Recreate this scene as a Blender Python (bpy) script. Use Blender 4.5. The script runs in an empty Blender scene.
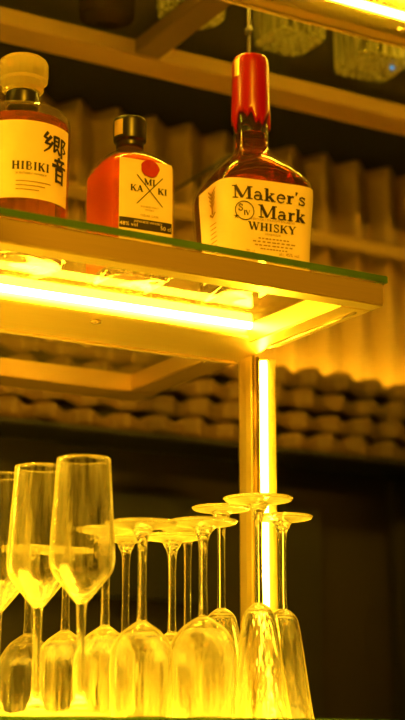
import bpy, bmesh, math, random
from mathutils import Vector, Matrix, Quaternion
random.seed(7)
PI = math.pi
SC = bpy.context.scene
COL = SC.collection
R = math.radians

# ------------------------------------------------------------------ materials
def new_mat(name):
    m = bpy.data.materials.new(name); m.use_nodes = True
    nt = m.node_tree; nt.nodes.clear()
    out = nt.nodes.new('ShaderNodeOutputMaterial')
    return m, nt, out

def N(nt, kind, **kw):
    n = nt.nodes.new(kind)
    for k, v in kw.items():
        if k in n.inputs.keys(): n.inputs[k].default_value = v
        else: setattr(n, k, v)
    return n

def rgba(c): return (c[0], c[1], c[2], 1.0)

def principled(name, col, rough=0.5, metal=0.0, noise=0.0, nscale=60.0, bump=0.0, coat=0.0, stretch=None):
    m, nt, out = new_mat(name)
    b = N(nt, 'ShaderNodeBsdfPrincipled')
    b.inputs['Base Color'].default_value = rgba(col)
    b.inputs['Roughness'].default_value = rough
    b.inputs['Metallic'].default_value = metal
    b.inputs['Coat Weight'].default_value = coat
    if noise or bump:
        tc = N(nt, 'ShaderNodeTexCoord')
        mp = N(nt, 'ShaderNodeMapping')
        if stretch: mp.inputs['Scale'].default_value = stretch
        nt.links.new(tc.outputs['Object'], mp.inputs['Vector'])
        nz = N(nt, 'ShaderNodeTexNoise'); nz.inputs['Scale'].default_value = nscale; nz.inputs['Detail'].default_value = 4
        nt.links.new(mp.outputs['Vector'], nz.inputs['Vector'])
        if noise:
            mx = N(nt, 'ShaderNodeMix', data_type='RGBA')
            mx.inputs[6].default_value = rgba([c * (1 - noise) for c in col])
            mx.inputs[7].default_value = rgba([min(1, c * (1 + noise)) for c in col])
            nt.links.new(nz.outputs['Fac'], mx.inputs[0])
            nt.links.new(mx.outputs[2], b.inputs['Base Color'])
        if bump:
            bp = N(nt, 'ShaderNodeBump'); bp.inputs['Strength'].default_value = bump; bp.inputs['Distance'].default_value = 0.002
            nt.links.new(nz.outputs['Fac'], bp.inputs['Height'])
            nt.links.new(bp.outputs['Normal'], b.inputs['Normal'])
    nt.links.new(b.outputs[0], out.inputs['Surface'])
    return m

def emission(name, col, s):
    m, nt, out = new_mat(name)
    e = N(nt, 'ShaderNodeEmission'); e.inputs['Color'].default_value = rgba(col); e.inputs['Strength'].default_value = s
    nt.links.new(e.outputs[0], out.inputs['Surface'])
    return m

def pane_mat(name, tint=(1, 1, 1), scatter=0.0, scatter_col=(1, 1, 1), rough=0.02, ior=1.5):
    """thin glass: clear transmission, fresnel reflection, a soft scattering share, dusty and added for glow"""
    m, nt, out = new_mat(name)
    tr = N(nt, 'ShaderNodeBsdfTransparent'); tr.inputs['Color'].default_value = rgba(tint)
    gl = N(nt, 'ShaderNodeBsdfGlossy'); gl.inputs['Roughness'].default_value = rough
    fr = N(nt, 'ShaderNodeFresnel')
    ge = N(nt, 'ShaderNodeNewGeometry'); mr = N(nt, 'ShaderNodeMapRange'); mr.inputs[3].default_value = ior; mr.inputs[4].default_value = 1.0 / ior
    nt.links.new(ge.outputs['Backfacing'], mr.inputs[0]); nt.links.new(mr.outputs[0], fr.inputs['IOR'])
    mx = N(nt, 'ShaderNodeMixShader')
    nt.links.new(fr.outputs[0], mx.inputs[0]); nt.links.new(tr.outputs[0], mx.inputs[1]); nt.links.new(gl.outputs[0], mx.inputs[2])
    last = mx
    if scatter:
        df = N(nt, 'ShaderNodeBsdfDiffuse'); df.inputs['Color'].default_value = rgba(scatter_col)
        tl = N(nt, 'ShaderNodeBsdfTranslucent'); tl.inputs['Color'].default_value = rgba(scatter_col)
        m1 = N(nt, 'ShaderNodeMixShader'); m1.inputs[0].default_value = 0.5
        nt.links.new(df.outputs[0], m1.inputs[1]); nt.links.new(tl.outputs[0], m1.inputs[2])
        m2 = N(nt, 'ShaderNodeMixShader'); m2.inputs[0].default_value = scatter
        nt.links.new(mx.outputs[0], m2.inputs[1]); nt.links.new(m1.outputs[0], m2.inputs[2])
        last = m2
    nt.links.new(last.outputs[0], out.inputs['Surface'])
    return m

def refract_mat(name, col, ior, haze=0.0, haze_col=(1, 1, 1), rough=0.0, optic=0.0, rim_glow=0.0):
    """solid glass or liquid, with a share of soft scattering added for glow"""
    m, nt, out = new_mat(name)
    g = N(nt, 'ShaderNodeBsdfGlass'); g.inputs['Color'].default_value = rgba(col); g.inputs['IOR'].default_value = ior; g.inputs['Roughness'].default_value = rough
    last = g
    if optic:                                            # drawn, slightly uneven glass: streaks along the height
        tc = N(nt, 'ShaderNodeTexCoord'); mp = N(nt, 'ShaderNodeMapping'); mp.inputs['Scale'].default_value = (1, 1, 0.03)
        nz = N(nt, 'ShaderNodeTexNoise'); nz.inputs['Scale'].default_value = 170.0; nz.inputs['Detail'].default_value = 2
        bp = N(nt, 'ShaderNodeBump'); bp.inputs['Strength'].default_value = optic; bp.inputs['Distance'].default_value = 0.003
        nt.links.new(tc.outputs['Object'], mp.inputs['Vector']); nt.links.new(mp.outputs['Vector'], nz.inputs['Vector'])
        nt.links.new(nz.outputs['Fac'], bp.inputs['Height']); nt.links.new(bp.outputs['Normal'], g.inputs['Normal'])
    if haze:
        df = N(nt, 'ShaderNodeBsdfDiffuse'); df.inputs['Color'].default_value = rgba(haze_col)
        tl = N(nt, 'ShaderNodeBsdfTranslucent'); tl.inputs['Color'].default_value = rgba(haze_col)
        m1 = N(nt, 'ShaderNodeMixShader'); m1.inputs[0].default_value = 0.6
        nt.links.new(df.outputs[0], m1.inputs[1]); nt.links.new(tl.outputs[0], m1.inputs[2])
        m2 = N(nt, 'ShaderNodeMixShader'); m2.inputs[0].default_value = haze
        if rim_glow:                                         # glow put into the surface: scattering raised at turned-away edges and in streaks
            lw = N(nt, 'ShaderNodeLayerWeight'); lw.inputs['Blend'].default_value = 0.5
            pw = N(nt, 'ShaderNodeMath', operation='POWER'); pw.inputs[1].default_value = 2.6
            nt.links.new(lw.outputs['Facing'], pw.inputs[0])
            tc2 = N(nt, 'ShaderNodeTexCoord'); mp2 = N(nt, 'ShaderNodeMapping'); mp2.inputs['Scale'].default_value = (1, 1, 0.05)
            nz2 = N(nt, 'ShaderNodeTexNoise'); nz2.inputs['Scale'].default_value = 210.0; nz2.inputs['Detail'].default_value = 3
            nt.links.new(tc2.outputs['Object'], mp2.inputs['Vector']); nt.links.new(mp2.outputs['Vector'], nz2.inputs['Vector'])
            rm = N(nt, 'ShaderNodeMapRange'); rm.inputs[1].default_value = 0.47; rm.inputs[2].default_value = 0.68; rm.inputs[3].default_value = 0.15 * haze; rm.inputs[4].default_value = 3.8 * haze
            nt.links.new(nz2.outputs['Fac'], rm.inputs[0])
            ma = N(nt, 'ShaderNodeMath', operation='MULTIPLY_ADD'); ma.use_clamp = True; ma.inputs[1].default_value = rim_glow
            nt.links.new(pw.outputs[0], ma.inputs[0]); nt.links.new(rm.outputs[0], ma.inputs[2])
            nt.links.new(ma.outputs[0], m2.inputs[0])
        nt.links.new(g.outputs[0], m2.inputs[1]); nt.links.new(m1.outputs[0], m2.inputs[2])
        last = m2
    nt.links.new(last.outputs[0], out.inputs['Surface'])
    return m

def edge_mat(name, col):
    m, nt, out = new_mat(name)
    df = N(nt, 'ShaderNodeBsdfDiffuse'); df.inputs['Color'].default_value = rgba(col)
    tl = N(nt, 'ShaderNodeBsdfTranslucent'); tl.inputs['Color'].default_value = rgba(col)
    m1 = N(nt, 'ShaderNodeMixShader'); m1.inputs[0].default_value = 0.6
    gl = N(nt, 'ShaderNodeBsdfGlossy'); gl.inputs['Roughness'].default_value = 0.1
    m2 = N(nt, 'ShaderNodeMixShader'); m2.inputs[0].default_value = 0.08
    nt.links.new(df.outputs[0], m1.inputs[1]); nt.links.new(tl.outputs[0], m1.inputs[2])
    nt.links.new(m1.outputs[0], m2.inputs[1]); nt.links.new(gl.outputs[0], m2.inputs[2])
    nt.links.new(m2.outputs[0], out.inputs['Surface'])
    return m

AMBER = (1.0, 0.50, 0.07)
M = dict(
    brass=principled('satin_brass', (0.92, 0.68, 0.25), 0.33, 0.70, noise=0.08, nscale=25, stretch=(1, 30, 30)),
    dimmed_metal=principled('dimmed_satin_metal', (0.30, 0.19, 0.07), 0.4, 0.6, noise=0.08, nscale=25),  # darker copy of brass: dimness of the rear rails put into the colour
    dark_metal=principled('dimmed_cross_metal', (0.10, 0.06, 0.025), 0.45, 0.5),  # upper cross rail's dimness put into a near-black colour
    bead=principled('polished_brass', (0.95, 0.75, 0.4), 0.22, 0.6),
    led=emission('amber_led', (1.0, 0.59, 0.022), 130.0),
    added_panel=emission('added_panel_glow', (1.0, 0.59, 0.022), 25.0),
    pane=pane_mat('shelf_glass', (1.0, 0.985, 0.93), scatter=0.075, scatter_col=(0.95, 0.80, 0.4), ior=1.13),  # scattering set so the shelf underside glows
    rear_pane=pane_mat('rear_shelf_glass', (0.96, 0.98, 0.92), scatter=0.004, scatter_col=(0.9, 0.85, 0.6), ior=1.12),
    edge=edge_mat('shelf_glass_edge', (0.06, 0.13, 0.014)),
    stem=refract_mat('stemware_glass', (1, 1, 1), 1.5, haze=0.05, haze_col=(1.0, 0.90, 0.5), optic=0.20, rim_glow=0.95),  # haze put in for golden fill, edge scattering imitates bright lines
    bottle=pane_mat('bottle_glass', (1, 1, 1), scatter=0.03),
    clear=refract_mat('clear_bottle_glass', (0.97, 0.98, 0.92), 1.45, haze=0.30, haze_col=(1.0, 0.95, 0.6), rim_glow=0.5),
    dark=refract_mat('dark_bottle_glass', (0.25, 0.16, 0.05), 1.45, haze=0.05, haze_col=(0.2, 0.1, 0.03)),
    orange=refract_mat('pale_whisky', (1.0, 0.45, 0.06), 1.34, haze=0.45, haze_col=(1.0, 0.21, 0.01)),
    amber=refract_mat('amber_whisky', (1.0, 0.60, 0.20), 1.34, haze=0.07, haze_col=(1.0, 0.40, 0.05)),
    brown=refract_mat('dark_whisky', (0.62, 0.22, 0.06), 1.34, haze=0.05, haze_col=(0.5, 0.14, 0.03)),
    base=refract_mat('thick_glass_bottom', (1, 0.97, 0.85), 1.5, haze=0.02, haze_col=(1.0, 0.85, 0.5), rim_glow=0.08),
    crystal=refract_mat('crystal_stopper', (1.0, 0.95, 0.75), 1.5, haze=0.32, haze_col=(1.0, 0.90, 0.45)),
    paper=principled('cream_label_paper', (0.86, 0.72, 0.42), 0.7, noise=0.06, nscale=40),
    washi=principled('handmade_label_paper', (0.86, 0.68, 0.34), 0.75, noise=0.10, nscale=70, bump=0.3),
    ink=principled('black_ink', (0.02, 0.015, 0.012), 0.6),
    brown_ink=principled('brown_ink', (0.30, 0.16, 0.05), 0.6),
    gold_ink=principled('gold_ink', (0.33, 0.20, 0.05), 0.5),
    black=principled('black_cap', (0.015, 0.013, 0.012), 0.35),
    gold=principled('gold_foil', (0.85, 0.6, 0.22), 0.35, 0.6),
    wax=principled('red_sealing_wax', (0.34, 0.004, 0.006), 0.30, noise=0.15, nscale=20, bump=0.2, coat=0.25),
    seal=principled('red_paper_seal', (0.42, 0.012, 0.012), 0.6),
    sheet=principled('corrugated_sheet', (0.36, 0.23, 0.09), 0.55, 0.1, noise=0.12, nscale=14),
    tile=principled('rounded_tiles', (0.10, 0.056, 0.022), 0.6, noise=0.35, nscale=30),
    wall=principled('dark_brown_wall', (0.009, 0.005, 0.0025), 0.7, noise=0.25, nscale=6, stretch=(1, 1, 0.2)),
    soot=principled('black_panel', (0.008, 0.007, 0.006), 0.6),
    wire=principled('black_wire', (0.03, 0.02, 0.015), 0.5),
    blue=emission('blue_glint', (0.01, 0.30, 0.75), 1.2),  # glowing sphere stands in for a small blue reflection
)

# ------------------------------------------------------------------ object helpers
def obj(name, bm, mat, parent=None, smooth=True, mats=None):
    bmesh.ops.recalc_face_normals(bm, faces=bm.faces[:])
    me = bpy.data.meshes.new(name)
    bm.to_mesh(me); bm.free()
    for mm in (mats or [mat]): me.materials.append(mm)
    if smooth:
        for p in me.polygons: p.use_smooth = True
    o = bpy.data.objects.new(name, me); COL.objects.link(o)
    if parent: o.parent = parent
    return o

def raw_obj(name, bm, mat, parent=None):
    me = bpy.data.meshes.new(name); bm.to_mesh(me); bm.free(); me.materials.append(mat)
    o = bpy.data.objects.new(name, me); COL.objects.link(o)
    if parent: o.parent = parent
    return o

def thing(name, label, cat, loc=(0, 0, 0), rz=0, group=None):
    o = bpy.data.objects.new(name, None); COL.objects.link(o)
    o.empty_display_size = 0.02
    o.location = loc; o.rotation_euler = (0, 0, rz)
    o['label'] = label; o['category'] = cat
    if group: o['group'] = group
    return o

def tag(o, label, cat, group=None):
    o['label'] = label; o['category'] = cat
    if group: o['group'] = group
    return o

def struct(o):
    o['kind'] = 'structure'
    return o

def box_bm(x0, x1, y0, y1, z0, z1, bev=0.0, bm=None):
    bm = bm or bmesh.new()
    r = bmesh.ops.create_cube(bm, size=1.0)
    vs = r['verts']
    for v in vs:
        v.co = Vector(((x0 + x1) / 2 + v.co.x * (x1 - x0), (y0 + y1) / 2 + v.co.y * (y1 - y0), (z0 + z1) / 2 + v.co.z * (z1 - z0)))
    if bev:
        es = list({e for v in vs for e in v.link_edges})
        bmesh.ops.bevel(bm, geom=es, offset=bev, segments=2, affect='EDGES')
    return bm

def tube_bm(a, b, r, seg=16, bm=None):
    bm = bm or bmesh.new()
    a = Vector(a); b = Vector(b); d = b - a
    q = d.to_track_quat('Z', 'Y')
    mt = Matrix.Translation((a + b) / 2) @ q.to_matrix().to_4x4()
    bmesh.ops.create_cone(bm, cap_ends=True, segments=seg, radius1=r, radius2=r, depth=d.length, matrix=mt)
    return bm

class Section:
    """horizontal outline of a bottle: superellipse of half width 1, with arc length look-up from its front (-y)"""
    def __init__(self, n, depth=1.0):
        self.n = n; self.K = 1440
        self.pts = []
        for i in range(self.K + 1):
            t = -PI + 2 * PI * i / self.K            # 0 = front
            s, c = math.sin(t), -math.cos(t)
            r = (abs(s) ** n + abs(c / 1.0) ** n) ** (-1.0 / n)
            self.pts.append((r * s, r * c * depth))
        self.cum = [0.0]
        for i in range(self.K):
            p, q = self.pts[i], self.pts[i + 1]
            self.cum.append(self.cum[-1] + math.hypot(q[0] - p[0], q[1] - p[1]))
        self.mid = self.cum[self.K // 2]
    def at_angle(self, t):                            # t: 0 front, + to the right seen from the front
        f = (t + PI) / (2 * PI) * self.K
        i = int(max(0, min(self.K - 1, math.floor(f)))); k = f - i
        p, q = self.pts[i], self.pts[i + 1]
        return (p[0] + (q[0] - p[0]) * k, p[1] + (q[1] - p[1]) * k)
    def at_arc(self, s):
        s = self.mid + s
        lo, hi = 0, self.K
        while hi - lo > 1:
            m = (lo + hi) // 2
            if self.cum[m] <= s: lo = m
            else: hi = m
        k = (s - self.cum[lo]) / max(1e-9, self.cum[lo + 1] - self.cum[lo])
        p, q = self.pts[lo], self.pts[lo + 1]
        return (p[0] + (q[0] - p[0]) * k, p[1] + (q[1] - p[1]) * k)

def smooth_profile(pts, sub=4):
    """Catmull-Rom through (r, z) points; a point given twice stays a corner"""
    out = []
    n = len(pts)
    for i in range(n - 1):
        p1, p2 = pts[i], pts[i + 1]
        if p1 == p2: continue
        p0 = pts[i - 1] if i > 0 else p1
        p3 = pts[i + 2] if i + 2 < n else p2
        for k in range(sub):
            t = k / sub
            f = lambda a, b, c, d: 0.5 * (2 * b + (c - a) * t + (2 * a - 5 * b + 4 * c - d) * t * t + (3 * b - a - 3 * c + d) * t ** 3)
            out.append((max(0.0, f(p0[0], p1[0], p2[0], p3[0])), f(p0[1], p1[1], p2[1], p3[1])))
    out.append(pts[-1])
    return out

def lathe_bm(prof, seg=48, sec=None, blend=None, cap=True, bm=None, closed=False):
    """prof: list of (r, z). sec: Section used where blend(z) = 1, circle where 0"""
    bm = bm or bmesh.new()
    rings = []
    for r, z in prof:
        if r < 1e-6:
            rings.append([bm.verts.new((0, 0, z))]); continue
        ring = []
        b = blend(z) if blend else (1.0 if sec else 0.0)
        for i in range(seg):
            t = -PI + 2 * PI * (i + 0.5) / seg
            c = (math.sin(t), -math.cos(t))
            if sec and b > 0:
                s = sec.at_angle(t)
                c = (c[0] + (s[0] - c[0]) * b, c[1] + (s[1] - c[1]) * b)
            ring.append(bm.verts.new((r * c[0], r * c[1], z)))
        rings.append(ring)
    def bridge(a, b):
        if len(a) == 1 and len(b) == 1: return
        for i in range(seg):
            j = (i + 1) % seg
            if len(a) == 1: bm.faces.new((a[0], b[j], b[i]))
            elif len(b) == 1: bm.faces.new((a[i], a[j], b[0]))
            else: bm.faces.new((a[i], a[j], b[j], b[i]))
    for a, b in zip(rings, rings[1:]): bridge(a, b)
    if closed: bridge(rings[-1], rings[0])
    elif cap:
        if len(rings[0]) > 1: bm.faces.new(list(reversed(rings[0])))
        if len(rings[-1]) > 1: bm.faces.new(rings[-1])
    return bm

def profile_r(prof, z):
    for (r0, z0), (r1, z1) in zip(prof, prof[1:]):
        if z0 <= z <= z1 and z1 > z0: return r0 + (r1 - r0) * (z - z0) / (z1 - z0)
    return prof[-1][0]

# ------------------------------------------------------------------ lettering: strokes laid on a surface
def arc(cx, cy, rx, ry, a0, a1, n=14):
    return [(cx + rx * math.cos(R(a0 + (a1 - a0) * i / n)), cy + ry * math.sin(R(a0 + (a1 - a0) * i / n))) for i in range(n + 1)]

T, t_ = 0.235, 0.10
def sf(x, y, h=0.17): return ([(x - h, y), (x + h, y)], 0.085, 0.085)
def glyph(c):
    S = None
    if c == 'M': S, w = [([(.17, 0), (.17, 1)], .10, .10), ([(.16, 1), (.58, .08)], T, T), ([(.58, .05), (.98, 1)], t_, t_), ([(1.02, 0), (1.02, 1)], T, T), sf(.17, .04), sf(1.02, .04, .2), sf(.10, .96, .12), sf(1.06, .96, .16)], 1.24
    elif c == 'a': S, w = [([(.46, .05), (.46, .46)], T * .9, T * .9), (arc(.28, .46, .18, .18, 5, 165), t_, .12), (arc(.26, .19, .19, .17, 60, 380), .13, .10), ([(.46, .06), (.62, .05)], .09, .07)], .66
    elif c == 'k': S, w = [([(.16, 0), (.16, 1.0)], T, T), ([(.22, .26), (.52, .62)], t_, t_), ([(.30, .38), (.56, .04)], T, T), sf(.16, .04, .17), sf(.57, .04, .14), sf(.50, .63, .14), sf(.10, .97, .1)], .72
    elif c == 'e': S, w = [(arc(.31, .33, .24, .31, 5, 325, 20), .15, .09), ([(.10, .35), (.54, .35)], t_, t_)], .62
    elif c == 'r': S, w = [([(.17, 0), (.17, .64)], T, T), ([(.22, .44), (.30, .57), (.40, .63)], t_, .12), ([(.38, .60), (.46, .56)], .17, .15), sf(.17, .04, .17), sf(.12, .62, .1)], .50
    elif c == 's': S, w = [([(.44, .52), (.38, .62), (.26, .65), (.14, .58), (.13, .48), (.22, .40), (.36, .32), (.46, .22), (.43, .09), (.29, .03), (.15, .06), (.08, .17)], .11, .11), ([(.45, .45), (.45, .65)], .06, .06), ([(.09, .02), (.09, .24)], .06, .06)], .56
    elif c == "'": S, w = [([(.10, 1.0), (.06, .70)], .20, .08)], .15
    elif c == 'W': S, w = [([(.12, 1), (.42, .02)], T, T), ([(.42, .02), (.68, .98)], t_, t_), ([(.66, 1), (.95, .02)], T, T), ([(.95, .02), (1.22, 1)], t_, t_), sf(.12, .96), sf(.66, .96, .14), sf(1.22, .96, .14)], 1.34
    elif c == 'H': S, w = [([(.2, 0), (.2, 1)], T, T), ([(.78, 0), (.78, 1)], T, T), ([(.2, .5), (.78, .5)], t_, t_), sf(.2, .04), sf(.2, .96), sf(.78, .04), sf(.78, .96)], .98
    elif c == 'I': S, w = [([(.22, 0), (.22, 1)], T, T), sf(.22, .04), sf(.22, .96)], .44
    elif c == 'B': S, w = [([(.2, 0), (.2, 1)], T, T), (arc(.42, .75, .22, .22, 90, -90), t_, t_), (arc(.44, .27, .28, .25, 90, -90), t_, t_), ([(.08, .96), (.42, .96)], t_, t_), ([(.2, .52), (.44, .52)], t_, t_), ([(.08, .03), (.45, .03)], t_, t_), ([(.64, .68), (.64, .84)], .16, .16), ([(.70, .18), (.70, .36)], .18, .18)], .86
    elif c == 'S': S, w = [([(.62, .76), (.54, .92), (.36, .97), (.18, .88), (.16, .72), (.30, .58), (.50, .47), (.66, .34), (.64, .14), (.42, .03), (.22, .08), (.12, .26)], .14, .14), ([(.65, .70), (.65, .98)], .07, .07), ([(.11, .02), (.11, .32)], .07, .07)], .76
    elif c == 'K': S, w = [([(.2, 0), (.2, 1)], T, T), ([(.28, .42), (.76, .96)], t_, t_), ([(.42, .58), (.80, .03)], T, T), sf(.2, .04), sf(.2, .96), sf(.78, .96, .15), sf(.82, .04, .15)], .98
    elif c == 'Y': S, w = [([(.12, 1), (.46, .48)], T, T), ([(.80, 1), (.48, .48)], t_, t_), ([(.47, 0), (.47, .5)], T, T), sf(.47, .04), sf(.12, .96), sf(.80, .96, .15)], .92
    elif c == 'A': S, w = [([(.12, 0), (.46, 1)], t_, t_), ([(.44, 1), (.82, 0)], T, T), ([(.25, .33), (.66, .33)], t_, t_), sf(.12, .04, .15), sf(.82, .04, .17)], .96
    elif c == 'V': S, w = [([(.12, 1), (.46, .02)], T, T), ([(.46, .02), (.80, 1)], t_, t_), sf(.12, .96), sf(.80, .96, .15)], .92
    if S is None: return [], .4
    return S, w

def ribbon(bm, pts, w0, w1, fn, step=0.0015):
    """a stroke in (u, v) laid on the surface fn"""
    P = [pts[0]]
    for a, b in zip(pts, pts[1:]):
        L = math.hypot(b[0] - a[0], b[1] - a[1]); n = max(1, int(math.ceil(L / step)))
        for i in range(1, n + 1): P.append((a[0] + (b[0] - a[0]) * i / n, a[1] + (b[1] - a[1]) * i / n))
    prev = None; m = len(P) - 1
    for i, p in enumerate(P):
        a = P[max(0, i - 1)]; b = P[min(m, i + 1)]
        dx, dy = b[0] - a[0], b[1] - a[1]; L = math.hypot(dx, dy) or 1
        w = (w0 + (w1 - w0) * i / max(1, m)) / 2
        nx, ny = -dy / L * w, dx / L * w
        cur = (bm.verts.new(fn(p[0] + nx, p[1] + ny)), bm.verts.new(fn(p[0] - nx, p[1] - ny)))
        if prev: bm.faces.new((prev[0], prev[1], cur[1], cur[0]))
        prev = cur

def text_width(s, h, sp=0.06): return sum(glyph(c)[1] + sp for c in s) * h
def letters(bm, s, u, v, h, fn, sp=0.06, sx=1.0, center=False):
    """serif letters, cap height h, starting at (u, v)"""
    if center: u -= text_width(s, h, sp) * sx / 2
    for c in s:
        S, w = glyph(c)
        for pts, w0, w1 in S:
            ribbon(bm, [(u + x * h * sx, v + y * h) for x, y in pts], w0 * h, w1 * h, fn)
        u += (w + sp) * h * sx
    return bm

def plain_text(bm, s, u, v, h, fn, sx=1.0):
    """small print, set in the plain built-in face, centred on u"""
    cu = bpy.data.curves.new('small_print', 'FONT'); cu.body = s; cu.size = 1.0; cu.align_x = 'CENTER'; cu.resolution_u = 2
    o = bpy.data.objects.new('small_print', cu); COL.objects.link(o)
    dg = bpy.context.evaluated_depsgraph_get()
    me = bpy.data.meshes.new_from_object(o.evaluated_get(dg))
    bpy.data.objects.remove(o); bpy.data.curves.remove(cu)
    k = h / 0.73
    vs = [bm.verts.new(fn(u + p.co.x * k * sx, v + p.co.y * k)) for p in me.vertices]
    for p in me.polygons:
        try: bm.faces.new([vs[i] for i in p.vertices])
        except ValueError: pass
    bpy.data.meshes.remove(me)

def patch_bm(fn, u0, u1, v0, v1, nu, nv, bm=None, topfn=None):
    bm = bm or bmesh.new()
    g = [[bm.verts.new(fn(u0 + (u1 - u0) * i / nu, v0 + (v1 - v0) * j / nv)) for i in range(nu + 1)] for j in range(nv + 1)]
    for j in range(nv):
        for i in range(nu): bm.faces.new((g[j][i], g[j][i + 1], g[j + 1][i + 1], g[j + 1][i]))
    return bm

def disc_on(bm, u, v, r, fn, n=24, rag=0.0):
    c = bm.verts.new(fn(u, v))
    ring = [bm.verts.new(fn(u + r * (1 + rag * math.sin(5 * a + 1) * .6 + rag * math.cos(9 * a) * .4) * math.cos(a), v + r * (1 + rag * math.sin(5 * a + 1) * .6) * math.sin(a))) for a in [2 * PI * i / n for i in range(n)]]
    for i in range(n): bm.faces.new((c, ring[i], ring[(i + 1) % n]))

# ------------------------------------------------------------------ the setting
WALL_Y = 1.952
struct(obj('wall_back', box_bm(-0.6, 2.9, WALL_Y, WALL_Y + 0.08, -1.2, 1.7), M['wall'], smooth=False))
struct(obj('trim_1', box_bm(1.235, 1.325, WALL_Y - 0.022, WALL_Y, -1.2, 0.345, 0.003), M['soot'], smooth=False))
struct(obj('trim_2', box_bm(1.46, 1.66, WALL_Y - 0.022, WALL_Y, -1.2, 0.40, 0.003), M['soot'], smooth=False))
struct(obj('trim_3', box_bm(0.3, 1.12, WALL_Y - 0.022, WALL_Y, 0.20, 0.345, 0.003), M['soot'], smooth=False))

# corrugated cladding hung in front of the wall
LAM = 0.060
def sheet_bm(x0, x1, y, z0, z1, amp, lam=LAM, nz=6, thick=0.004, zf=None, ph=0.0, zt=None):
    bm = bmesh.new()
    n = int((x1 - x0) / lam * 16)
    def wave(x):
        u = (x / lam + ph) * 2 * PI
        return -amp * (math.sin(u) + 0.28 * math.sin(2 * u))
    def grid(off):
        g = []
        for j in range(nz + 1):
            row = []
            for i in range(n + 1):
                x = x0 + (x1 - x0) * i / n
                zb = z0 + (zf(x) if zf else 0)
                zh = z1 + (zt(x) if zt else 0)
                row.append(bm.verts.new((x, y + wave(x) + off, zb + (zh - zb) * j / nz)))
            g.append(row)
        return g
    A, B = grid(0), grid(thick)
    for j in range(nz):
        for i in range(n):
            bm.faces.new((A[j][i], A[j][i + 1], A[j + 1][i + 1], A[j + 1][i]))
            bm.faces.new((B[j][i], B[j + 1][i], B[j + 1][i + 1], B[j][i + 1]))
    for i in range(n):
        bm.faces.new((A[0][i], B[0][i], B[0][i + 1], A[0][i + 1])); bm.faces.new((A[nz][i], A[nz][i + 1], B[nz][i + 1], B[nz][i]))
    for j in range(nz):
        bm.faces.new((A[j][0], A[j + 1][0], B[j + 1][0], B[j][0])); bm.faces.new((A[j][n], B[j][n], B[j + 1][n], B[j + 1][n]) if False else (A[j][n], B[j][n], B[j + 1][n], A[j + 1][n]))
    return bm
tag(obj('corrugated_sheet', sheet_bm(0.55, 1.95, 1.925, 0.752, 0.893, 0.0150), M['sheet']),
    'upper corrugated amber-lit sheet with a scalloped top edge behind the bottles', 'corrugated sheet')
tag(obj('corrugated_sheet', sheet_bm(0.55, 1.95, 1.922, 0.4137, 0.7515, 0.0110), M['sheet']),
    'lower corrugated sheet below the dark seam, right of the glass shelf end', 'corrugated sheet')
tag(obj('ledge', box_bm(0.55, 1.95, 1.862, 1.905, 0.7425, 0.7475, 0.001), M['dimmed_metal'], smooth=False), 'narrow straight ledge along the seam between the corrugated sheets', 'ledge')  # ledge depth shaped to shade the upper corrugated sheet
rows_ = ['uppermost row of small rounded tiles at the foot of the lower corrugated sheet', 'second row of small rounded tiles below the corrugated sheet',
         'third dim row of small rounded tiles below the corrugated sheet', 'lowest dim row of small rounded tiles below the corrugated sheet']
for k, lab in enumerate(rows_):
    z1 = 0.538 - 0.031 * k
    tag(obj('tile_row', sheet_bm(0.55, 1.95, 1.868 + 0.001 * k, z1 - 0.0305, z1, 0.0060, lam=0.055, nz=3, ph=0.17 * k,
        zf=lambda x, k=k: 0.0022 * math.sin(x * 91 + k * 2), zt=lambda x, k=k: -0.0085 * abs(math.sin(PI * (x / 0.055 + 0.17 * k))) ** 3 - 0.003 * (1 + math.sin(x * 23 + 1.7 * k))), M['tile']), lab, 'tile row', 'rows of rounded tiles below the corrugated sheets')
lg_ = box_bm(0.55, 1.95, 1.855, WALL_Y, 0.4065, 0.4133, 0.001)
lg2_ = box_bm(0.55, 1.95, 1.8836, 1.8852, 0.4135, 0.5280, 0.0)
tag(obj('added_blocker_board', lg2_, M['soot'], smooth=False), 'added black thin board blocking light behind the rows of small rounded tiles', 'board')  # added board stops strip light leaking between the tile rows
tag(obj('ledge', lg_, M['soot'], smooth=False), 'black ledge under the lowest row of small rounded tiles', 'ledge')
added_wash = thing('added_wash_light', 'added hidden amber light strip washing the lower corrugated sheet from its foot', 'light strip', (1.0, 1.8935, 0.492))  # added unseen strip to brighten the lower corrugated sheet
ch_ = box_bm(-0.10, 0.75, -0.006, 0.006, 0.0, 0.0065)
box_bm(-0.10, 0.75, -0.0075, -0.006, 0.0, 0.0200, 0.0, ch_)
obj('channel', ch_, M['soot'], added_wash, False)
obj('led_strip', tube_bm((-0.10, 0, 0.0088), (0.75, 0, 0.0088), 0.0034), M['led'], added_wash)

# ------------------------------------------------------------------ the shelf rack
XL = 0.10
rack = thing('shelf_rack', 'brass shelf rack with amber light strips holding the glass shelves', 'shelf rack', (0.88, 1.42, -0.35))
RO = Vector((0.88, 1.42, -0.35))
def rk(name, bm, mat, parent=rack, smooth=False):
    for v in bm.verts: v.co -= RO
    return obj(name, bm, mat, parent, smooth)
def led_strip(parent, a, b, r=0.0038):
    return rk('led_strip', tube_bm(a, b, r), M['led'], parent, True)
def screw(parent, x, y, z):
    bm = tube_bm((x, y, z), (x, y, z - 0.0022), 0.0052, 20)
    tube_bm((x, y, z - 0.0022), (x, y, z - 0.003), 0.0028, 6, bm)
    return rk('screw', bm, M['bead'], parent, False)

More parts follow.
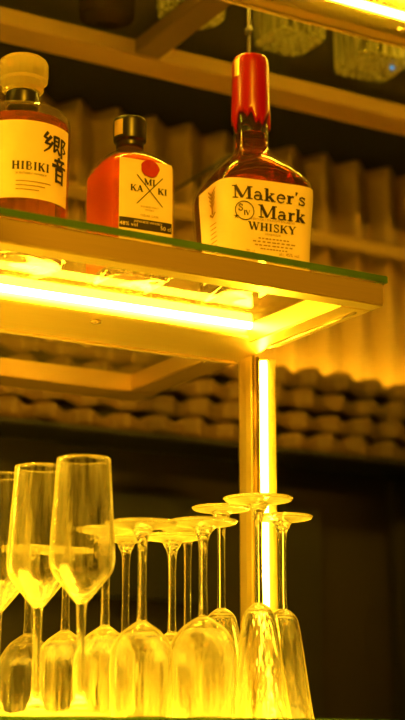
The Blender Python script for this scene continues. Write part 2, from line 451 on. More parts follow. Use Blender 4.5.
def frame(z0, z1, x1, rear_x1, screws, front=True, side=True, yb0=1.352):
    YF, YB0, YB1, YR0, YR1 = 1.167, yb0, 1.432, 1.612, 1.662
    if front:
        rk('front_rail', box_bm(XL, x1, YF, YF + 0.02, z0, z1, 0.0012), M['brass'])
    bb_ = bmesh.new()
    ring_ = [(YB0, z1 - 0.001), (YB0, z0 + 0.0085), (YB0 + 0.004, z0 + 0.0070), (YB1 - 0.026, z0 + 0.0006), (YB1 - 0.022, z0), (YB1, z0), (YB1, z1 - 0.001)]
    A_ = [bb_.verts.new((XL, y, z)) for y, z in ring_]; B_ = [bb_.verts.new((rear_x1, y, z)) for y, z in ring_]
    bb_.faces.new(A_); bb_.faces.new(list(reversed(B_)))
    for i_ in range(len(ring_)): bb_.faces.new((A_[i_], B_[i_], B_[(i_ + 1) % len(ring_)], A_[(i_ + 1) % len(ring_)]))
    br = rk('back_rail', bb_, M['brass'])
    rk('rail_lip', box_bm(XL, rear_x1 - 0.005, YB1 - 0.006, YB1 - 0.001, z0 - 0.0025, z0, 0.0006), M['bead'], br)
    lx = rear_x1 - (0.035 if side else 0.005); zl = z0 + (0.0176 if side else 0.0115)
    led_strip(br, (XL, YB0 - 0.0050, zl), (lx, YB0 - 0.0050, zl))
    if side: led_strip(br, (XL, YB1 + 0.0062, z0 + 0.0130), (0.838, YB1 + 0.0062, z0 + 0.0130), 0.0014)
    if not side:
        for xa, xb in ((XL, 0.838), (0.881, rear_x1 - 0.01)): led_strip(br, (xa, YB1 + 0.0050, z0 + 0.0150), (xb, YB1 + 0.0050, z0 + 0.0150), 0.0013)  # added strips behind the rail, unseen, to light the upper bottles
    for x in screws: screw(br, x, YB0 + 0.016, z0 + 0.0054)
    if side:
        sr = rk('side_rail', box_bm(x1 - 0.036, x1, YF + 0.02, YB0, z0, z1 - 0.001, 0.0012), M['brass'])
        rk('rail_lip', tube_bm((x1 - 0.012, YF + 0.03, z0 - 0.0006), (x1 - 0.012, YB0 - 0.002, z0 - 0.0006), 0.0016), M['bead'], sr, True)
    rk('rear_rail', box_bm(XL, rear_x1, YR0, YR1, z0, z1 - 0.001, 0.0012), M['dimmed_metal'])
    rk('cross_rail', box_bm(0.842, 0.877, YB1, YR0, z0 + 0.001, z1 - 0.001, 0.0012), M['dimmed_metal'] if side else M['dark_metal'])

XR = 0.877
frame(0.4055, 0.4272, XR, XR, (0.675, 0.40))
frame(0.8285, 0.8500, 1.75, 1.75, (1.085, 1.40), side=False, yb0=1.385)
# lower shelf rails
rk('front_rail', box_bm(XL, XR, 1.167, 1.187, -0.0085, 0.0160, 0.0012), M['brass'])
br = rk('back_rail', box_bm(XL, XR, 1.352, 1.432, -0.0085, 0.0150, 0.0012), M['brass'])
led_strip(br, (XL, 1.3455, 0.004), (XR - 0.037, 1.3455, 0.004))
led_strip(br, (XL, 1.4385, 0.004), (XR - 0.037, 1.4385, 0.004))  # added rear strip, unseen, for more light lines in the glasses
led_strip(rk('added_front_channel', box_bm(XL, XR - 0.037, 1.1872, 1.1900, -0.0085, 0.0150), M['brass']), (XL, 1.1965, 0.004), (XR - 0.037, 1.1965, 0.004))  # added channel with an unseen strip, more light for the glasses
sr = rk('side_rail', box_bm(XR - 0.036, XR, 1.191, 1.352, -0.0085, 0.0150, 0.0012), M['brass'])
# light post
def prism_bm(xy, z0, z1, bm=None):
    bm = bm or bmesh.new()
    A = [bm.verts.new((x, y, z0)) for x, y in xy]; B = [bm.verts.new((x, y, z1)) for x, y in xy]
    n = len(xy)
    bm.faces.new(list(reversed(A))); bm.faces.new(B)
    for i in range(n): bm.faces.new((A[i], A[(i + 1) % n], B[(i + 1) % n], B[i]))
    return bm
POST_XY = [(0.8710, 1.3960), (0.8722, 1.3945), (0.8820, 1.3945), (0.8825, 1.4050), (0.8950, 1.4050), (0.8955, 1.3995), (0.9045, 1.3995), (0.9055, 1.4010), (0.9055, 1.4320), (0.8790, 1.4320), (0.8710, 1.4060)]
post_bm = prism_bm(POST_XY, -0.35, 0.4055)
bm_ = prism_bm([(0.8758, 1.3932), (0.8768, 1.3932), (0.8768, 1.3946), (0.8758, 1.3946)], -0.35, 0.4055, post_bm)
post = rk('post', post_bm, M['brass'])
rk('led_strip', tube_bm((0.8888, 1.3985, -0.35), (0.8888, 1.3985, 0.402), 0.0040), M['led'], post, True)
lp = prism_bm([(1.3288 - x, y) for x, y in POST_XY], 0.0262, 0.4055)
added_post = rk('post', lp, M['brass'])  # added second light post, out of view, to brighten glass edges
rk('led_strip', tube_bm((0.4400, 1.3985, 0.027), (0.4400, 1.3985, 0.402), 0.0040), M['led'], added_post, True)
rk('added_light_panel', box_bm(XL, XR - 0.040, 1.204, 1.338, 0.0060, 0.0120, 0.001), M['added_panel'], br)  # added glowing panel, out of view, to brighten the glasses from below
# hanging rod between the frames
rod_bm = tube_bm((0.897, 1.436, 0.4265), (0.897, 1.436, 0.8290), 0.0017)
lb = lathe_bm([(0, .0), (.0045, .002), (.0055, .006), (.0045, .010), (0, .012)], 16)
for v in lb.verts: v.co += Vector((0.897, 1.436, 0.795))
me_tmp = bpy.data.meshes.new('tmp'); lb.to_mesh(me_tmp); lb.free(); rod_bm.from_mesh(me_tmp); bpy.data.meshes.remove(me_tmp)
rk('hanging_rod', rod_bm, M['wire'], rack, True)

# glass shelves (lie on the rails)
def glass_shelf(x0, x1, y0, y1, z0, z1, label, pane='pane'):
    bm = box_bm(x0, x1, y0, y1, z0, z1, 0.0006)
    bm.normal_update()
    for f in bm.faces: f.material_index = 0 if abs(f.normal.z) > 0.9 else 1
    o = obj('glass_shelf', bm, None, None, False, [M[pane], M['edge']])
    return tag(o, label, 'glass shelf')
glass_shelf(XL, XR + 0.003, 1.164, 1.4305, 0.4275, 0.4345, 'green-edged glass shelf carrying the three labelled whisky bottles')
glass_shelf(XL, XR, 1.4325, 1.662, 0.4275, 0.4345, 'dim rear glass pane behind and below the three-bottle shelf', 'rear_pane')
glass_shelf(XL, 1.75, 1.164, 1.4305, 0.8503, 0.8575, 'brightly lit glass shelf pane at the top right corner')
glass_shelf(XL, 1.75, 1.4325, 1.662, 0.8503, 0.8560, 'upper dark glass shelf carrying the clear bottles seen from below', 'rear_pane')
glass_shelf(XL, XR + 0.003, 1.164, 1.4305, 0.0163, 0.0260, 'lowest glass shelf on which all the stemmed glasses stand')

# thin dark cable running back under the upper frame
tag(obj('cable', tube_bm((0.99, 1.63, 0.7317), (0.99, 1.90, 0.7285), 0.0022), M['wire']), 'thin dark cable slanting across the corrugated sheet between two bottles', 'cable')

# ------------------------------------------------------------------ bottles
def solid_of(prof_outer, inset, z0, z1):
    """liquid fill inside a bottle profile"""
    pr = [(0.0, z0)]
    n = 40
    for i in range(n + 1):
        z = z0 + (z1 - z0) * i / n
        r = max(0.001, profile_r(prof_outer, z) - inset)
        if i == 0: pr.append((r * 0.94, z)); z += 0.0012
        pr.append((r, z))
    pr.append((0.0, z1))
    return pr

ZS = 0.4347
# --- wax sealed bottle -------------------------------------------------------
mk = thing('whisky_bottle', 'red wax-topped dark whisky bottle with a big cream label, rightmost on the glass shelf', 'bottle', (0.817, 1.305, ZS), R(-9), 'whisky bottles on the glass shelf')
sec = Section(5.5)
prof = smooth_profile([(0.0, 0.004), (0.030, 0.002), (0.0430, 0.0), (0.0430, 0.0), (0.0462, 0.003), (0.0474, 0.012), (0.0486, 0.050), (0.0508, 0.085), (0.0518, 0.103), (0.0508, 0.115), (0.0450, 0.1290), (0.0340, 0.1420), (0.0240, 0.1510), (0.0195, 0.158), (0.0180, 0.168), (0.0181, 0.190), (0.0183, 0.215), (0.0180, 0.240), (0.0165, 0.2415), (0.0, 0.2415)], 4)
bl = lambda z: max(0.0, min(1.0, (0.156 - z) / 0.040))
body = obj('bottle_body', lathe_bm(prof, 72, sec, bl), M['bottle'], mk)
liq = smooth_profile([(0.0, 0.012), (0.035, 0.011), (0.0435, 0.013), (0.0452, 0.020), (0.0466, 0.050), (0.0488, 0.085), (0.0498, 0.102), (0.0488, 0.114), (0.0431, 0.1272), (0.0322, 0.1398), (0.0222, 0.1488), (0.0176, 0.157), (0.0162, 0.166), (0.0162, 0.1765), (0.0162, 0.1765), (0.0, 0.1765)], 4)
obj('whisky', lathe_bm(liq, 72, sec, bl), M['brown'], body)
def mk_surf(off):
    def fn(u, v):
        r = profile_r(prof, v)
        x, y = sec.at_arc(u / 0.0500)
        k = 1 + off / 0.04
        return Vector((x * r * k, y * r * k, v))
    return fn
lab = obj('label', patch_bm(mk_surf(0.0005), -0.102, 0.0490, 0.014, 0.1095, 80, 20), M['paper'], mk)
f = mk_surf(0.0011)
bm = bmesh.new()
UC = -0.001
letters(bm, "Maker's", UC - 0.0385, 0.0885, 0.0128, f, sp=0.04, sx=1.24)
letters(bm, "Mark", UC - 0.0130, 0.0712, 0.0130, f, sp=0.04, sx=1.18)
letters(bm, "WHISKY", UC + 0.002, 0.0580, 0.0080, f, sp=0.10, sx=1.05, center=True)
raw_obj('lettering', bm, M['ink'], lab)
bm = bmesh.new()
plain_text(bm, 'KENTUCKY STRAIGHT BOURBON', UC + 0.002, 0.0682, 0.0022, f, 1.0)
plain_text(bm, 'HANDMADE', UC + 0.002, 0.0540, 0.0022, f)
for i, wd in enumerate((0.034, 0.046, 0.042, 0.030)):
    z = 0.0505 - 0.0035 * i
    for k in range(9):
        u = UC + 0.004 - wd / 2 + wd * k / 9
        ribbon(bm, [(u, z), (u + wd / 9 * (0.55 + 0.3 * random.random()), z)], 0.0012, 0.0012, f)
plain_text(bm, '70 cl', UC - 0.022, 0.0345, 0.0036, f)
plain_text(bm, 'alc. 45% vol', UC + 0.020, 0.0350, 0.0034, f)
raw_obj('small_print', bm, M['brown_ink'], lab)
bm = bmesh.new()                                            # ring mark with S IV and a star
cx, cz, rr = UC - 0.0270, 0.0765, 0.0092
ribbon(bm, arc(cx, cz, rr, rr, 0, 360, 36), 0.0009, 0.0009, f)
letters(bm, 'S', cx - 0.0066, cz - 0.0005, 0.0068, f)
letters(bm, 'IV', cx - 0.0012, cz - 0.0045, 0.0048, f, sp=0.0)
for a in range(5):
    ribbon(bm, [(cx - 0.0083, cz - 0.0062), (cx - 0.0083 + 0.0030 * math.cos(R(90 + 72 * a)), cz - 0.0062 + 0.0030 * math.sin(R(90 + 72 * a)))], 0.0011, 0.0002, f)
raw_obj('ring_mark', bm, M['ink'], lab)
bm = bmesh.new()                                            # faint crest on the side face
for s in (-1, 1):
    for k in range(4):
        ribbon(bm, [(-0.0685 + s * 0.001, 0.086 + 0.004 * k), (-0.0685 + s * (0.0055 + 0.0012 * k), 0.090 + 0.0047 * k)], 0.0028, 0.0009, f)
ribbon(bm, [(-0.0685, 0.078), (-0.0685, 0.099)], 0.0042, 0.0024, f)
ribbon(bm, [(-0.0750, 0.079), (-0.0685, 0.0755), (-0.0620, 0.079)], 0.0022, 0.0022, f)
for i in range(9):
    ribbon(bm, [(-0.0755, 0.068 - 0.0045 * i), (-0.0625 + 0.002 * random.random(), 0.068 - 0.0045 * i)], 0.0010, 0.0010, f)
raw_obj('crest_print', bm, M['gold_ink'], lab)
# wax: cap with ragged drips
bm = bmesh.new()
seg = 56; rows = []
def drip(t):
    return 0.196 - 0.010 * max(0, math.sin(3 * t + 0.6)) ** 2 - 0.014 * max(0, math.sin(5 * t + 2.2)) ** 4 - 0.006 * max(0, math.sin(8 * t)) ** 2
wx = [(0.0, 0.0198), (0.12, 0.0203), (0.35, 0.0198), (0.62, 0.0195), (0.85, 0.0192), (0.95, 0.0186), (0.99, 0.0170), (1.0, 0.0130)]
for fz, r in wx:
    rows.append([])
    for i in range(seg):
        t = -PI + 2 * PI * i / seg
        z0 = drip(t); z = z0 + (0.2620 - z0) * fz
        rows[-1].append(bm.verts.new((r * math.sin(t), -r * math.cos(t), z)))
inner = [bm.verts.new((0.0182 * math.sin(-PI + 2 * PI * i / seg), -0.0182 * math.cos(-PI + 2 * PI * i / seg), drip(-PI + 2 * PI * i / seg) + 0.001)) for i in range(seg)]
for a, b in zip([inner] + rows, rows):
    for i in range(seg):
        j = (i + 1) % seg; bm.faces.new((a[i], a[j], b[j], b[i]))
bm.faces.new(rows[-1])
wax = obj('wax_seal', bm, M['wax'], mk)
bm = patch_bm(lambda u, v: Vector(((0.0203) * math.sin(u), -0.0203 * math.cos(u), v)), R(-78), R(-58), 0.237, 0.256, 6, 6)
obj('tear_tab', bm, M['gold'], wax)

obj('glass_bottom', lathe_bm([(0.0, 0.0045), (0.034, 0.0028), (0.0425, 0.0006), (0.0455, 0.0035), (0.0464, 0.0095), (0.042, 0.0105), (0.0, 0.0105)], 72, sec), M['base'], body)
# --- square flask with black cap ---------------------------------------------
mi = thing('whisky_bottle', 'square orange whisky flask with black cap and red seal, middle of the three', 'bottle', (0.683, 1.316, ZS), R(-4), 'whisky bottles on the glass shelf')
sec2 = Section(6.5, 1.12)
prof2 = smooth_profile([(0.0, 0.004), (0.02, 0.002), (0.0285, 0.0), (0.0285, 0.0), (0.0335, 0.003), (0.0350, 0.010), (0.0352, 0.060), (0.0352, 0.106), (0.0342, 0.1155), (0.0305, 0.1235), (0.0240, 0.1295), (0.0180, 0.1335), (0.0150, 0.1355), (0.0150, 0.1355), (0.0122, 0.139), (0.0122, 0.150), (0.0122, 0.150), (0.0, 0.150)], 4)
bl2 = lambda z: max(0.0, min(1.0, (0.132 - z) / 0.018))
body2 = obj('bottle_body', lathe_bm(prof2, 80, sec2, bl2), M['bottle'], mi)
liq2 = smooth_profile([(0.0, 0.010), (0.027, 0.009), (0.0320, 0.011), (0.0334, 0.018), (0.0336, 0.060), (0.0336, 0.1055), (0.0327, 0.114), (0.0292, 0.1215), (0.0235, 0.1265), (0.0180, 0.1290), (0.0180, 0.1290), (0.0, 0.1290)], 4)
obj('whisky', lathe_bm(liq2, 80, sec2, bl2), M['orange'], body2)
def mi_surf(off):
    def fn(u, v):
        r = profile_r(prof2, v); x, y = sec2.at_arc(u / 0.034); k = 1 + off / 0.031
        return Vector((x * r * k, y * r * k, v))
    return fn
lab2 = obj('label', patch_bm(mi_surf(0.0005), -0.0260, 0.0275, 0.024, 0.1145, 30, 24), M['paper'], mi)
f = mi_surf(0.0011)
raw_obj('label_band', patch_bm(mi_surf(0.0009), -0.0255, 0.0260, 0.0440, 0.0545, 30, 3), M['ink'], lab2)
bm = bmesh.new()
ux, vx = 0.0035, 0.0840
ribbon(bm, [(ux - 0.0125, vx + 0.0145), (ux + 0.0125, vx - 0.0145)], 0.0009, 0.0009, f)
ribbon(bm, [(ux + 0.0125, vx + 0.0145), (ux - 0.0125, vx - 0.0145)], 0.0009, 0.0009, f)
letters(bm, 'MI', ux, vx + 0.0055, 0.0062, f, center=True)
letters(bm, 'KA', ux - 0.0125, vx - 0.0022, 0.0062, f, center=True)
letters(bm, 'KI', ux + 0.0125, vx - 0.0022, 0.0062, f, center=True)
raw_obj('lettering', bm, M['ink'], lab2)
bm = bmesh.new()
plain_text(bm, 'BLENDED MALT', ux, 0.0665, 0.0018, f)
plain_text(bm, 'WHISKY', ux, 0.0635, 0.0018, f)
plain_text(bm, 'CEDAR CASK', ux, 0.0575, 0.0022, f)
raw_obj('small_print', bm, M['brown_ink'], lab2)
bm = bmesh.new(); f3 = mi_surf(0.0014)
plain_text(bm, '48% vol', -0.0165, 0.0462, 0.0040, f3)
plain_text(bm, '50 cl', 0.0190, 0.0462, 0.0040, f3)
plain_text(bm, 'JAPANESE WHISKY', 0.002, 0.0505, 0.0024, f3)
raw_obj('band_lettering', bm, M['paper'], lab2)
bm = bmesh.new(); disc_on(bm, 0.0035, 0.1065, 0.0088, mi_surf(0.0016), 40, 0.05)
raw_obj('red_seal', bm, M['seal'], mi)
cap = obj('bottle_cap', lathe_bm(smooth_profile([(0.0, 0.1395), (0.0135, 0.1395), (0.0135, 0.1395), (0.0138, 0.1460), (0.0138, 0.1460), (0.0162, 0.1470), (0.0162, 0.1470), (0.0165, 0.152), (0.0165, 0.166), (0.0158, 0.1695), (0.0138, 0.1705), (0.0138, 0.1705), (0.0, 0.1705)], 3), 40), M['black'], mi)
obj('cap_sticker', patch_bm(lambda u, v: Vector((0.0168 * math.sin(u), -0.0168 * math.cos(u), v)), R(-88), R(-48), 0.1500, 0.166, 8, 4), M['gold'], cap)

obj('glass_bottom', lathe_bm([(0.0, 0.0045), (0.022, 0.0028), (0.0282, 0.0006), (0.0328, 0.0035), (0.0336, 0.0085), (0.030, 0.0088), (0.0, 0.0088)], 72, sec2), M['base'], body2)
# --- round faceted bottle -----------------------------------------------------
hb = thing('whisky_bottle', 'round faceted whisky bottle with crystal stopper, at the left edge', 'bottle', (0.566, 1.313, ZS), R(-23.4), 'whisky bottles on the glass shelf')
prof3 = smooth_profile([(0.0, 0.004), (0.03, 0.002), (0.040, 0.0), (0.040, 0.0), (0.0445, 0.004), (0.0452, 0.012), (0.0455, 0.070), (0.0465, 0.126), (0.0460, 0.1400), (0.0435, 0.1460), (0.0370, 0.1505), (0.0270, 0.1530), (0.0190, 0.1545), (0.0150, 0.1565), (0.0142, 0.162), (0.0142, 0.172), (0.0142, 0.172), (0.0, 0.172)], 3)
bm = lathe_bm(prof3, 24)
body3 = obj('bottle_body', bm, M['bottle'], hb, False)
liq3 = smooth_profile([(0.0, 0.010), (0.036, 0.008), (0.0422, 0.012), (0.0430, 0.020), (0.0434, 0.070), (0.0443, 0.124), (0.0437, 0.1375), (0.0437, 0.1375), (0.0, 0.1375)], 3)
obj('whisky', lathe_bm(liq3, 24), M['amber'], body3, False)
def hb_surf(off):
    def fn(u, v):
        r = profile_r(prof3, v) + off; a = u / 0.0465
        return Vector((r * math.sin(a), -r * math.cos(a), v))
    return fn
lab3 = obj('label', patch_bm(hb_surf(0.0004), -0.060, 0.0560, 0.052, 0.1270, 48, 12), M['washi'], hb)
f = hb_surf(0.0010)
bm = bmesh.new()
letters(bm, 'HIBIKI', 0.0105, 0.0790, 0.0080, f, sp=0.14, sx=0.92, center=True)
plain_text(bm, 'SUNTORY WHISKY', 0.0105, 0.0745, 0.0022, f, 1.15)
raw_obj('lettering', bm, M['ink'], lab3)
bm = bmesh.new()                                            # brush character
KX, KZ, KS = 0.0358, 0.0945, 0.046
def k_(pts, w0, w1): ribbon(bm, [(KX + (x - 0.5) * KS * 0.64, KZ + (y - 0.5 - 0.10 * (x - 0.5)) * KS) for x, y in pts], w0 * KS * 1.3, w1 * KS * 1.15, f)
for pts, a, b in [
    ([(.16, .99), (.02, .86), (.20, .84)], .05, .04), ([(.28, .93), (.06, .74), (.26, .75)], .055, .04), ([(.34, .82), (.20, .66), (.02, .55)], .05, .025),
    ([(.40, .97), (.40, .62)], .05, .04), ([(.40, .95), (.60, .97), (.58, .78), (.42, .78)], .045, .045), ([(.42, .87), (.57, .88)], .035, .03), ([(.40, .64), (.56, .74)], .05, .02), ([(.52, .74), (.66, .62)], .03, .06),
    ([(.72, .99), (.74, .58)], .045, .06), ([(.72, .97), (.92, .97), (.80, .84), (.94, .76), (.80, .70)], .045, .03),
    ([(.60, .56), (.66, .51)], .06, .05), ([(.42, .46), (.92, .53)], .045, .05), ([(.54, .45), (.60, .39)], .04, .05), ([(.80, .50), (.72, .40)], .045, .04), ([(.34, .345), (1.0, .41)], .06, .045),
    ([(.52, .32), (.53, .02)], .05, .055), ([(.52, .30), (.82, .33), (.81, .03)], .05, .06), ([(.55, .19), (.79, .21)], .04, .035), ([(.54, .06), (.80, .07)], .045, .04)]:
    k_(pts, a, b)
raw_obj('brush_character', bm, M['ink'], lab3)
bm = bmesh.new()
for i in range(3):
    ribbon(bm, [(-0.004, 0.0680 - 0.004 * i), (0.030 - 0.006 * i, 0.0680 - 0.004 * i)], 0.0009, 0.0009, f)
raw_obj('small_print', bm, M['gold_ink'], lab3)
obj('neck_band', lathe_bm(smooth_profile([(0.0144, 0.1570), (0.0158, 0.1572), (0.0158, 0.1572), (0.0162, 0.164), (0.0158, 0.1715), (0.0158, 0.1715), (0.0144, 0.1717)], 3), 40, closed=True), M['black'], hb)
st = obj('stopper', lathe_bm([(0.0, 0.1722), (0.0175, 0.1725), (0.0200, 0.175), (0.0205, 0.182), (0.0238, 0.184), (0.0244, 0.190), (0.0240, 0.201), (0.0226, 0.2040), (0.0195, 0.2065), (0.0, 0.2080)], 24), M['crystal'], hb, False)

obj('glass_bottom', lathe_bm([(0.0, 0.0045), (0.034, 0.0028), (0.0395, 0.0006), (0.0438, 0.0045), (0.0442, 0.0080), (0.040, 0.0082), (0.0, 0.0082)], 48), M['base'], body3)
# --- bottles on the upper rear shelf, seen from below -------------------------
ZU = 0.8562
def upper_bottle(x, y, rz, n, half, h, mat, label, depth=1.0, name='glass_bottle'):
    t = thing(name, label, 'bottle', (x, y, ZU), rz, 'bottles on the upper shelf')
    s = Section(n, depth)
    pr = smooth_profile([(0.0, 0.006), (half * .55, 0.004), (half * .80, 0.0), (half * .80, 0.0), (half * .94, 0.003), (half, 0.012), (half, h * .55), (half * .9, h * .64), (half * .5, h * .74), (0.014, h * .80), (0.0135, h * .97), (0.0135, h * .97), (0.0, h * .97)], 4)
    b = obj('bottle_body', lathe_bm(pr, 56, s, lambda z: max(0, min(1, (h * .74 - z) / (h * .15)))), mat, t)
    obj('bottle_cap', lathe_bm([(0, h * .90), (.0165, h * .90), (.0168, h * .92), (.0165, h), (.014, h * 1.01), (0, h * 1.01)], 28), M['black'], t)
    return t
ub = upper_bottle(0.878, 1.534, R(10), 2.0, 0.041, 0.24, M['clear'], 'clear ribbed round bottle seen from below, leftmost on the upper shelf')
bm = bmesh.new()
for i in range(7):
    z = 0.012 + 0.012 * i
    ring = lathe_bm([(0.0408, z - .002), (0.0424, z), (0.0408, z + .002)], 48, closed=True)
    mt_ = bpy.data.meshes.new('t'); ring.to_mesh(mt_); ring.free(); bm.from_mesh(mt_); bpy.data.meshes.remove(mt_)
obj('rib', bm, M['clear'], ub)
upper_bottle(1.020, 1.536, R(0), 5.5, 0.036, 0.25, M['clear'], 'clear square-based bottle above the red wax top')
ub3 = upper_bottle(1.155, 1.548, R(-6), 6.0, 0.040, 0.23, M['clear'], 'clear square-based bottle with a small blue glint, at the right edge')
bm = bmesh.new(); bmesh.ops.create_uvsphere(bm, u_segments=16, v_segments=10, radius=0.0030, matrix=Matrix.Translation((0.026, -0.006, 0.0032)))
obj('blue_glint', bm, M['blue'], ub3)
upper_bottle(0.792, 1.590, R(0), 2.0, 0.034, 0.25, M['dark'], 'dark round bottle barely seen through the upper glass, left of the ribbed one')

# ------------------------------------------------------------------ stemware
ZG = 0.0262
def shell(outer, th):
    """outer: (r, z) from bowl bottom up to rim -> inner wall"""
    return [(max(0.0, r - th), z + (th * 0.9 if i < 2 else 0)) for i, (r, z) in enumerate(outer)]

def stemware(name, label, cat, x, y, h, foot_r, kind, inverted, group):
    t = thing(name, label, cat, (x, y, ZG), random.uniform(0, 6), group)
    th = 0.0015
    if kind == 'flute':
        bb = 0.090 / 0.21 * h
        bowl = [(0.0040, bb), (0.0075, bb + .004), (0.0165, bb + .015), (0.0245, bb + .0255), (0.0270, bb + .0335), (0.0272, bb + .043), (0.0258, bb + .070), (0.0240, bb + .096), (0.0226, h)]
    elif kind == 'tulip':
        bb = h - 0.079
        bowl = [(0.0040, bb), (0.0085, bb + .003), (0.0175, bb + .010), (0.0245, bb + .021), (0.0268, bb + .033), (0.0270, bb + .046), (0.0262, bb + .066), (0.0250, h)]
    elif kind == 'wide':
        bb = h - 0.085
        bowl = [(0.0040, bb), (0.0095, bb + .003), (0.0200, bb + .011), (0.0270, bb + .023), (0.0290, bb + .036), (0.0288, bb + .052), (0.0276, bb + .074), (0.0262, h)]
    else:                                                    # trumpet
        bb = h - 0.103
        bowl = [(0.0038, bb), (0.0075, bb + .002), (0.0125, bb + .007), (0.0155, bb + .016), (0.0185, bb + .035), (0.0225, bb + .065), (0.0268, bb + .095), (0.0290, h)]
    bowl_o = smooth_profile(bowl, 5)
    inner = smooth_profile([(0.0, bb + 0.0055), (0.0055, bb + 0.0068)] + [(r - th, z + 0.0010) for r, z in bowl[2:-1]] + [(bowl[-1][0] - th * .8, h - 0.0003)], 5)
    stem = smooth_profile([(0.0, 0.0), (foot_r * .96, 0.0), (foot_r, 0.0014), (foot_r * .97, 0.0028), (foot_r * .7, 0.0040), (foot_r * .35, 0.0062), (0.0075, 0.0100), (0.0046, 0.0165), (0.0036, 0.028), (0.0034, bb * .6), (0.0036, bb - .010), (0.0042, bb)], 4)
    def flip(p): return [(r, h - z) for r, z in p] if inverted else p
    fs = lathe_bm(flip(stem[:-1] + bowl_o + list(reversed(inner))), 48, cap=False)
    # foot and stem | bowl are one piece of glass; split the faces at the bowl's root into two parts that meet
    zc = (h - bb) if inverted else bb
    bmesh.ops.recalc_face_normals(fs, faces=fs.faces[:])
    me = bpy.data.meshes.new('glass_body'); 
    for fc in fs.faces: fc.smooth = True
    fs.to_mesh(me); fs.free(); me.materials.append(M['stem'])
    o = bpy.data.objects.new('glass_body', me); COL.objects.link(o); o.parent = t
    return t

GU, GI = 'upright champagne flutes', 'upside-down stemmed glasses'
FL = [(0.5835, 1.2015, 'upright champagne flute standing nearest, tallest and rightmost of the three upright ones'),
      (0.5690, 1.2560, 'upright champagne flute in the middle of the three upright ones'),
      (0.5560, 1.3125, 'upright champagne flute cut off by the left edge of the photo')]
for x, y, lb_ in FL: stemware('champagne_flute', lb_, 'champagne flute', x, y, 0.2125, 0.0240, 'flute', False, GU)
IV = [('wine_glass', 0.6410, 1.2030, 0.1590, 0.0295, 'tulip', 'upside-down wine glass beside the nearest upright flute, on its right'),
      ('wine_glass', 0.6370, 1.2640, 0.1605, 0.0255, 'tulip', 'upside-down wine glass whose foot shows through the nearest upright flute'),
      ('wine_glass', 0.6990, 1.2000, 0.1640, 0.0290, 'wide', 'upside-down wine glass with the broadest bowl, centre of the front row'),
      ('wine_glass', 0.7240, 1.3000, 0.1640, 0.0290, 'tulip', 'upside-down wine glass in the second row behind the broadest bowl, to its left'),
      ('champagne_flute', 0.7785, 1.3020, 0.1950, 0.0270, 'trumpet', 'upside-down flute in the second row, just left of the glowing post'),
      ('champagne_flute', 0.7800, 1.2380, 0.1955, 0.0310, 'trumpet', 'upside-down flute right in front of the glowing post, with the highest foot'),
      ('champagne_flute', 0.8330, 1.2800, 0.1875, 0.0285, 'trumpet', 'upside-down flute at the right end of the row, right of the glowing post'),
      ('wine_glass', 0.7770, 1.3640, 0.1830, 0.0265, 'tulip', 'upside-down wine glass at the very back, left of the post behind other stems'),
      ('wine_glass', 0.7080, 1.3620, 0.1690, 0.0265, 'tulip', 'upside-down wine glass at the back, seen between the two front wine glasses'),
      ('wine_glass', 0.6200, 1.3900, 0.1560, 0.0270, 'tulip', 'upside-down wine glass far back behind the middle upright flute, at the left'),
      ('wine_glass', 0.6300, 1.3300, 0.1480, 0.0270, 'tulip', 'upside-down wine glass in the second row, between the middle and nearest upright flutes')]
for nm, x, y, h, fr, kd, lb_ in IV:
    stemware(nm, lb_, 'wine glass' if nm == 'wine_glass' else 'champagne flute', x, y, h + 0.004, fr, kd, True, GI)

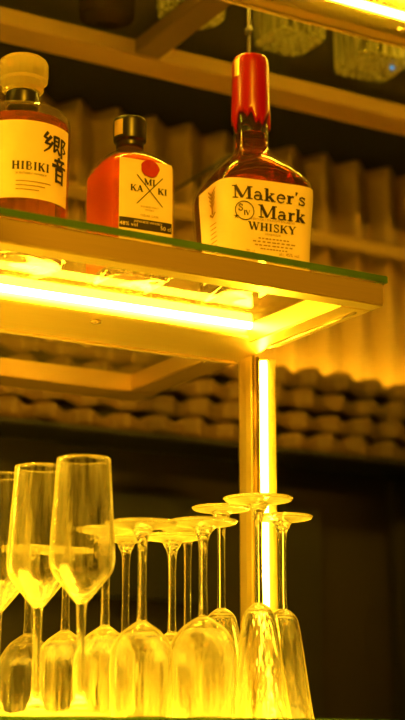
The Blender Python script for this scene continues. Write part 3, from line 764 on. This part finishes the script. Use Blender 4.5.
# ------------------------------------------------------------------ light
def area(name, loc, target, size, power, col):
    l = bpy.data.lights.new(name, 'AREA'); l.shape = 'DISK'; l.size = size; l.energy = power; l.color = col
    o = bpy.data.objects.new(name, l); COL.objects.link(o); o.location = loc
    o.rotation_euler = (Vector(target) - Vector(loc)).to_track_quat('-Z', 'Y').to_euler()
    return o
def spot(name, loc, target, angle, power, col, size=0.04):
    l = bpy.data.lights.new(name, 'SPOT'); l.spot_size = R(angle); l.spot_blend = 0.5; l.energy = power; l.color = col; l.shadow_soft_size = size
    o = bpy.data.objects.new(name, l); COL.objects.link(o); o.location = loc
    o.rotation_euler = (Vector(target) - Vector(loc)).to_track_quat('-Z', 'Y').to_euler()
    return o
spot('added_label_spot', (0.20, -0.35, 1.15), (0.74, 1.26, 0.52), 21, 150.0, (1.0, 0.44, 0.008))  # added unseen spot to brighten the bottle labels
area('bar_pendant', (0.25, -0.35, 1.15), (0.70, 1.30, 0.45), 0.22, 1.6, (1.0, 0.34, 0.01))
area('added_sheet_light', (1.25, 1.55, 1.55), (1.2, 1.9, 0.7), 0.2, 0.3, (1.0, 0.38, 0.01))  # added unseen lamp to brighten the corrugated sheets
w = bpy.data.worlds.new('dim_room'); SC.world = w; w.use_nodes = True
w.node_tree.nodes['Background'].inputs[0].default_value = (0.010, 0.0045, 0.001, 1)
w.node_tree.nodes['Background'].inputs[1].default_value = 1.0

# ------------------------------------------------------------------ camera
cam = bpy.data.cameras.new('camera'); co = bpy.data.objects.new('camera', cam); COL.objects.link(co)
cam.sensor_fit = 'VERTICAL'; cam.sensor_height = 36.0; cam.lens = 1600.0 * 36.0 / 720.0
cam.clip_start = 0.01
P, YAW = R(13.7), R(30.2)
fwd = Vector((math.sin(YAW) * math.cos(P), math.cos(YAW) * math.cos(P), math.sin(P)))
co.rotation_euler = fwd.to_track_quat('-Z', 'Y').to_euler()
SC.camera = co
cam.dof.use_dof = True; cam.dof.focus_distance = 1.51; cam.dof.aperture_fstop = 4.5

SC.view_settings.view_transform = 'Standard'; SC.view_settings.look = 'None'
SC.view_settings.gamma = 1.0; SC.view_settings.exposure = 0.0; SC.view_settings.use_curve_mapping = False
SC.cycles.max_bounces = 24; SC.cycles.transmission_bounces = 20; SC.cycles.transparent_max_bounces = 24; SC.cycles.glossy_bounces = 8
SC.cycles.sample_clamp_indirect = 8.0
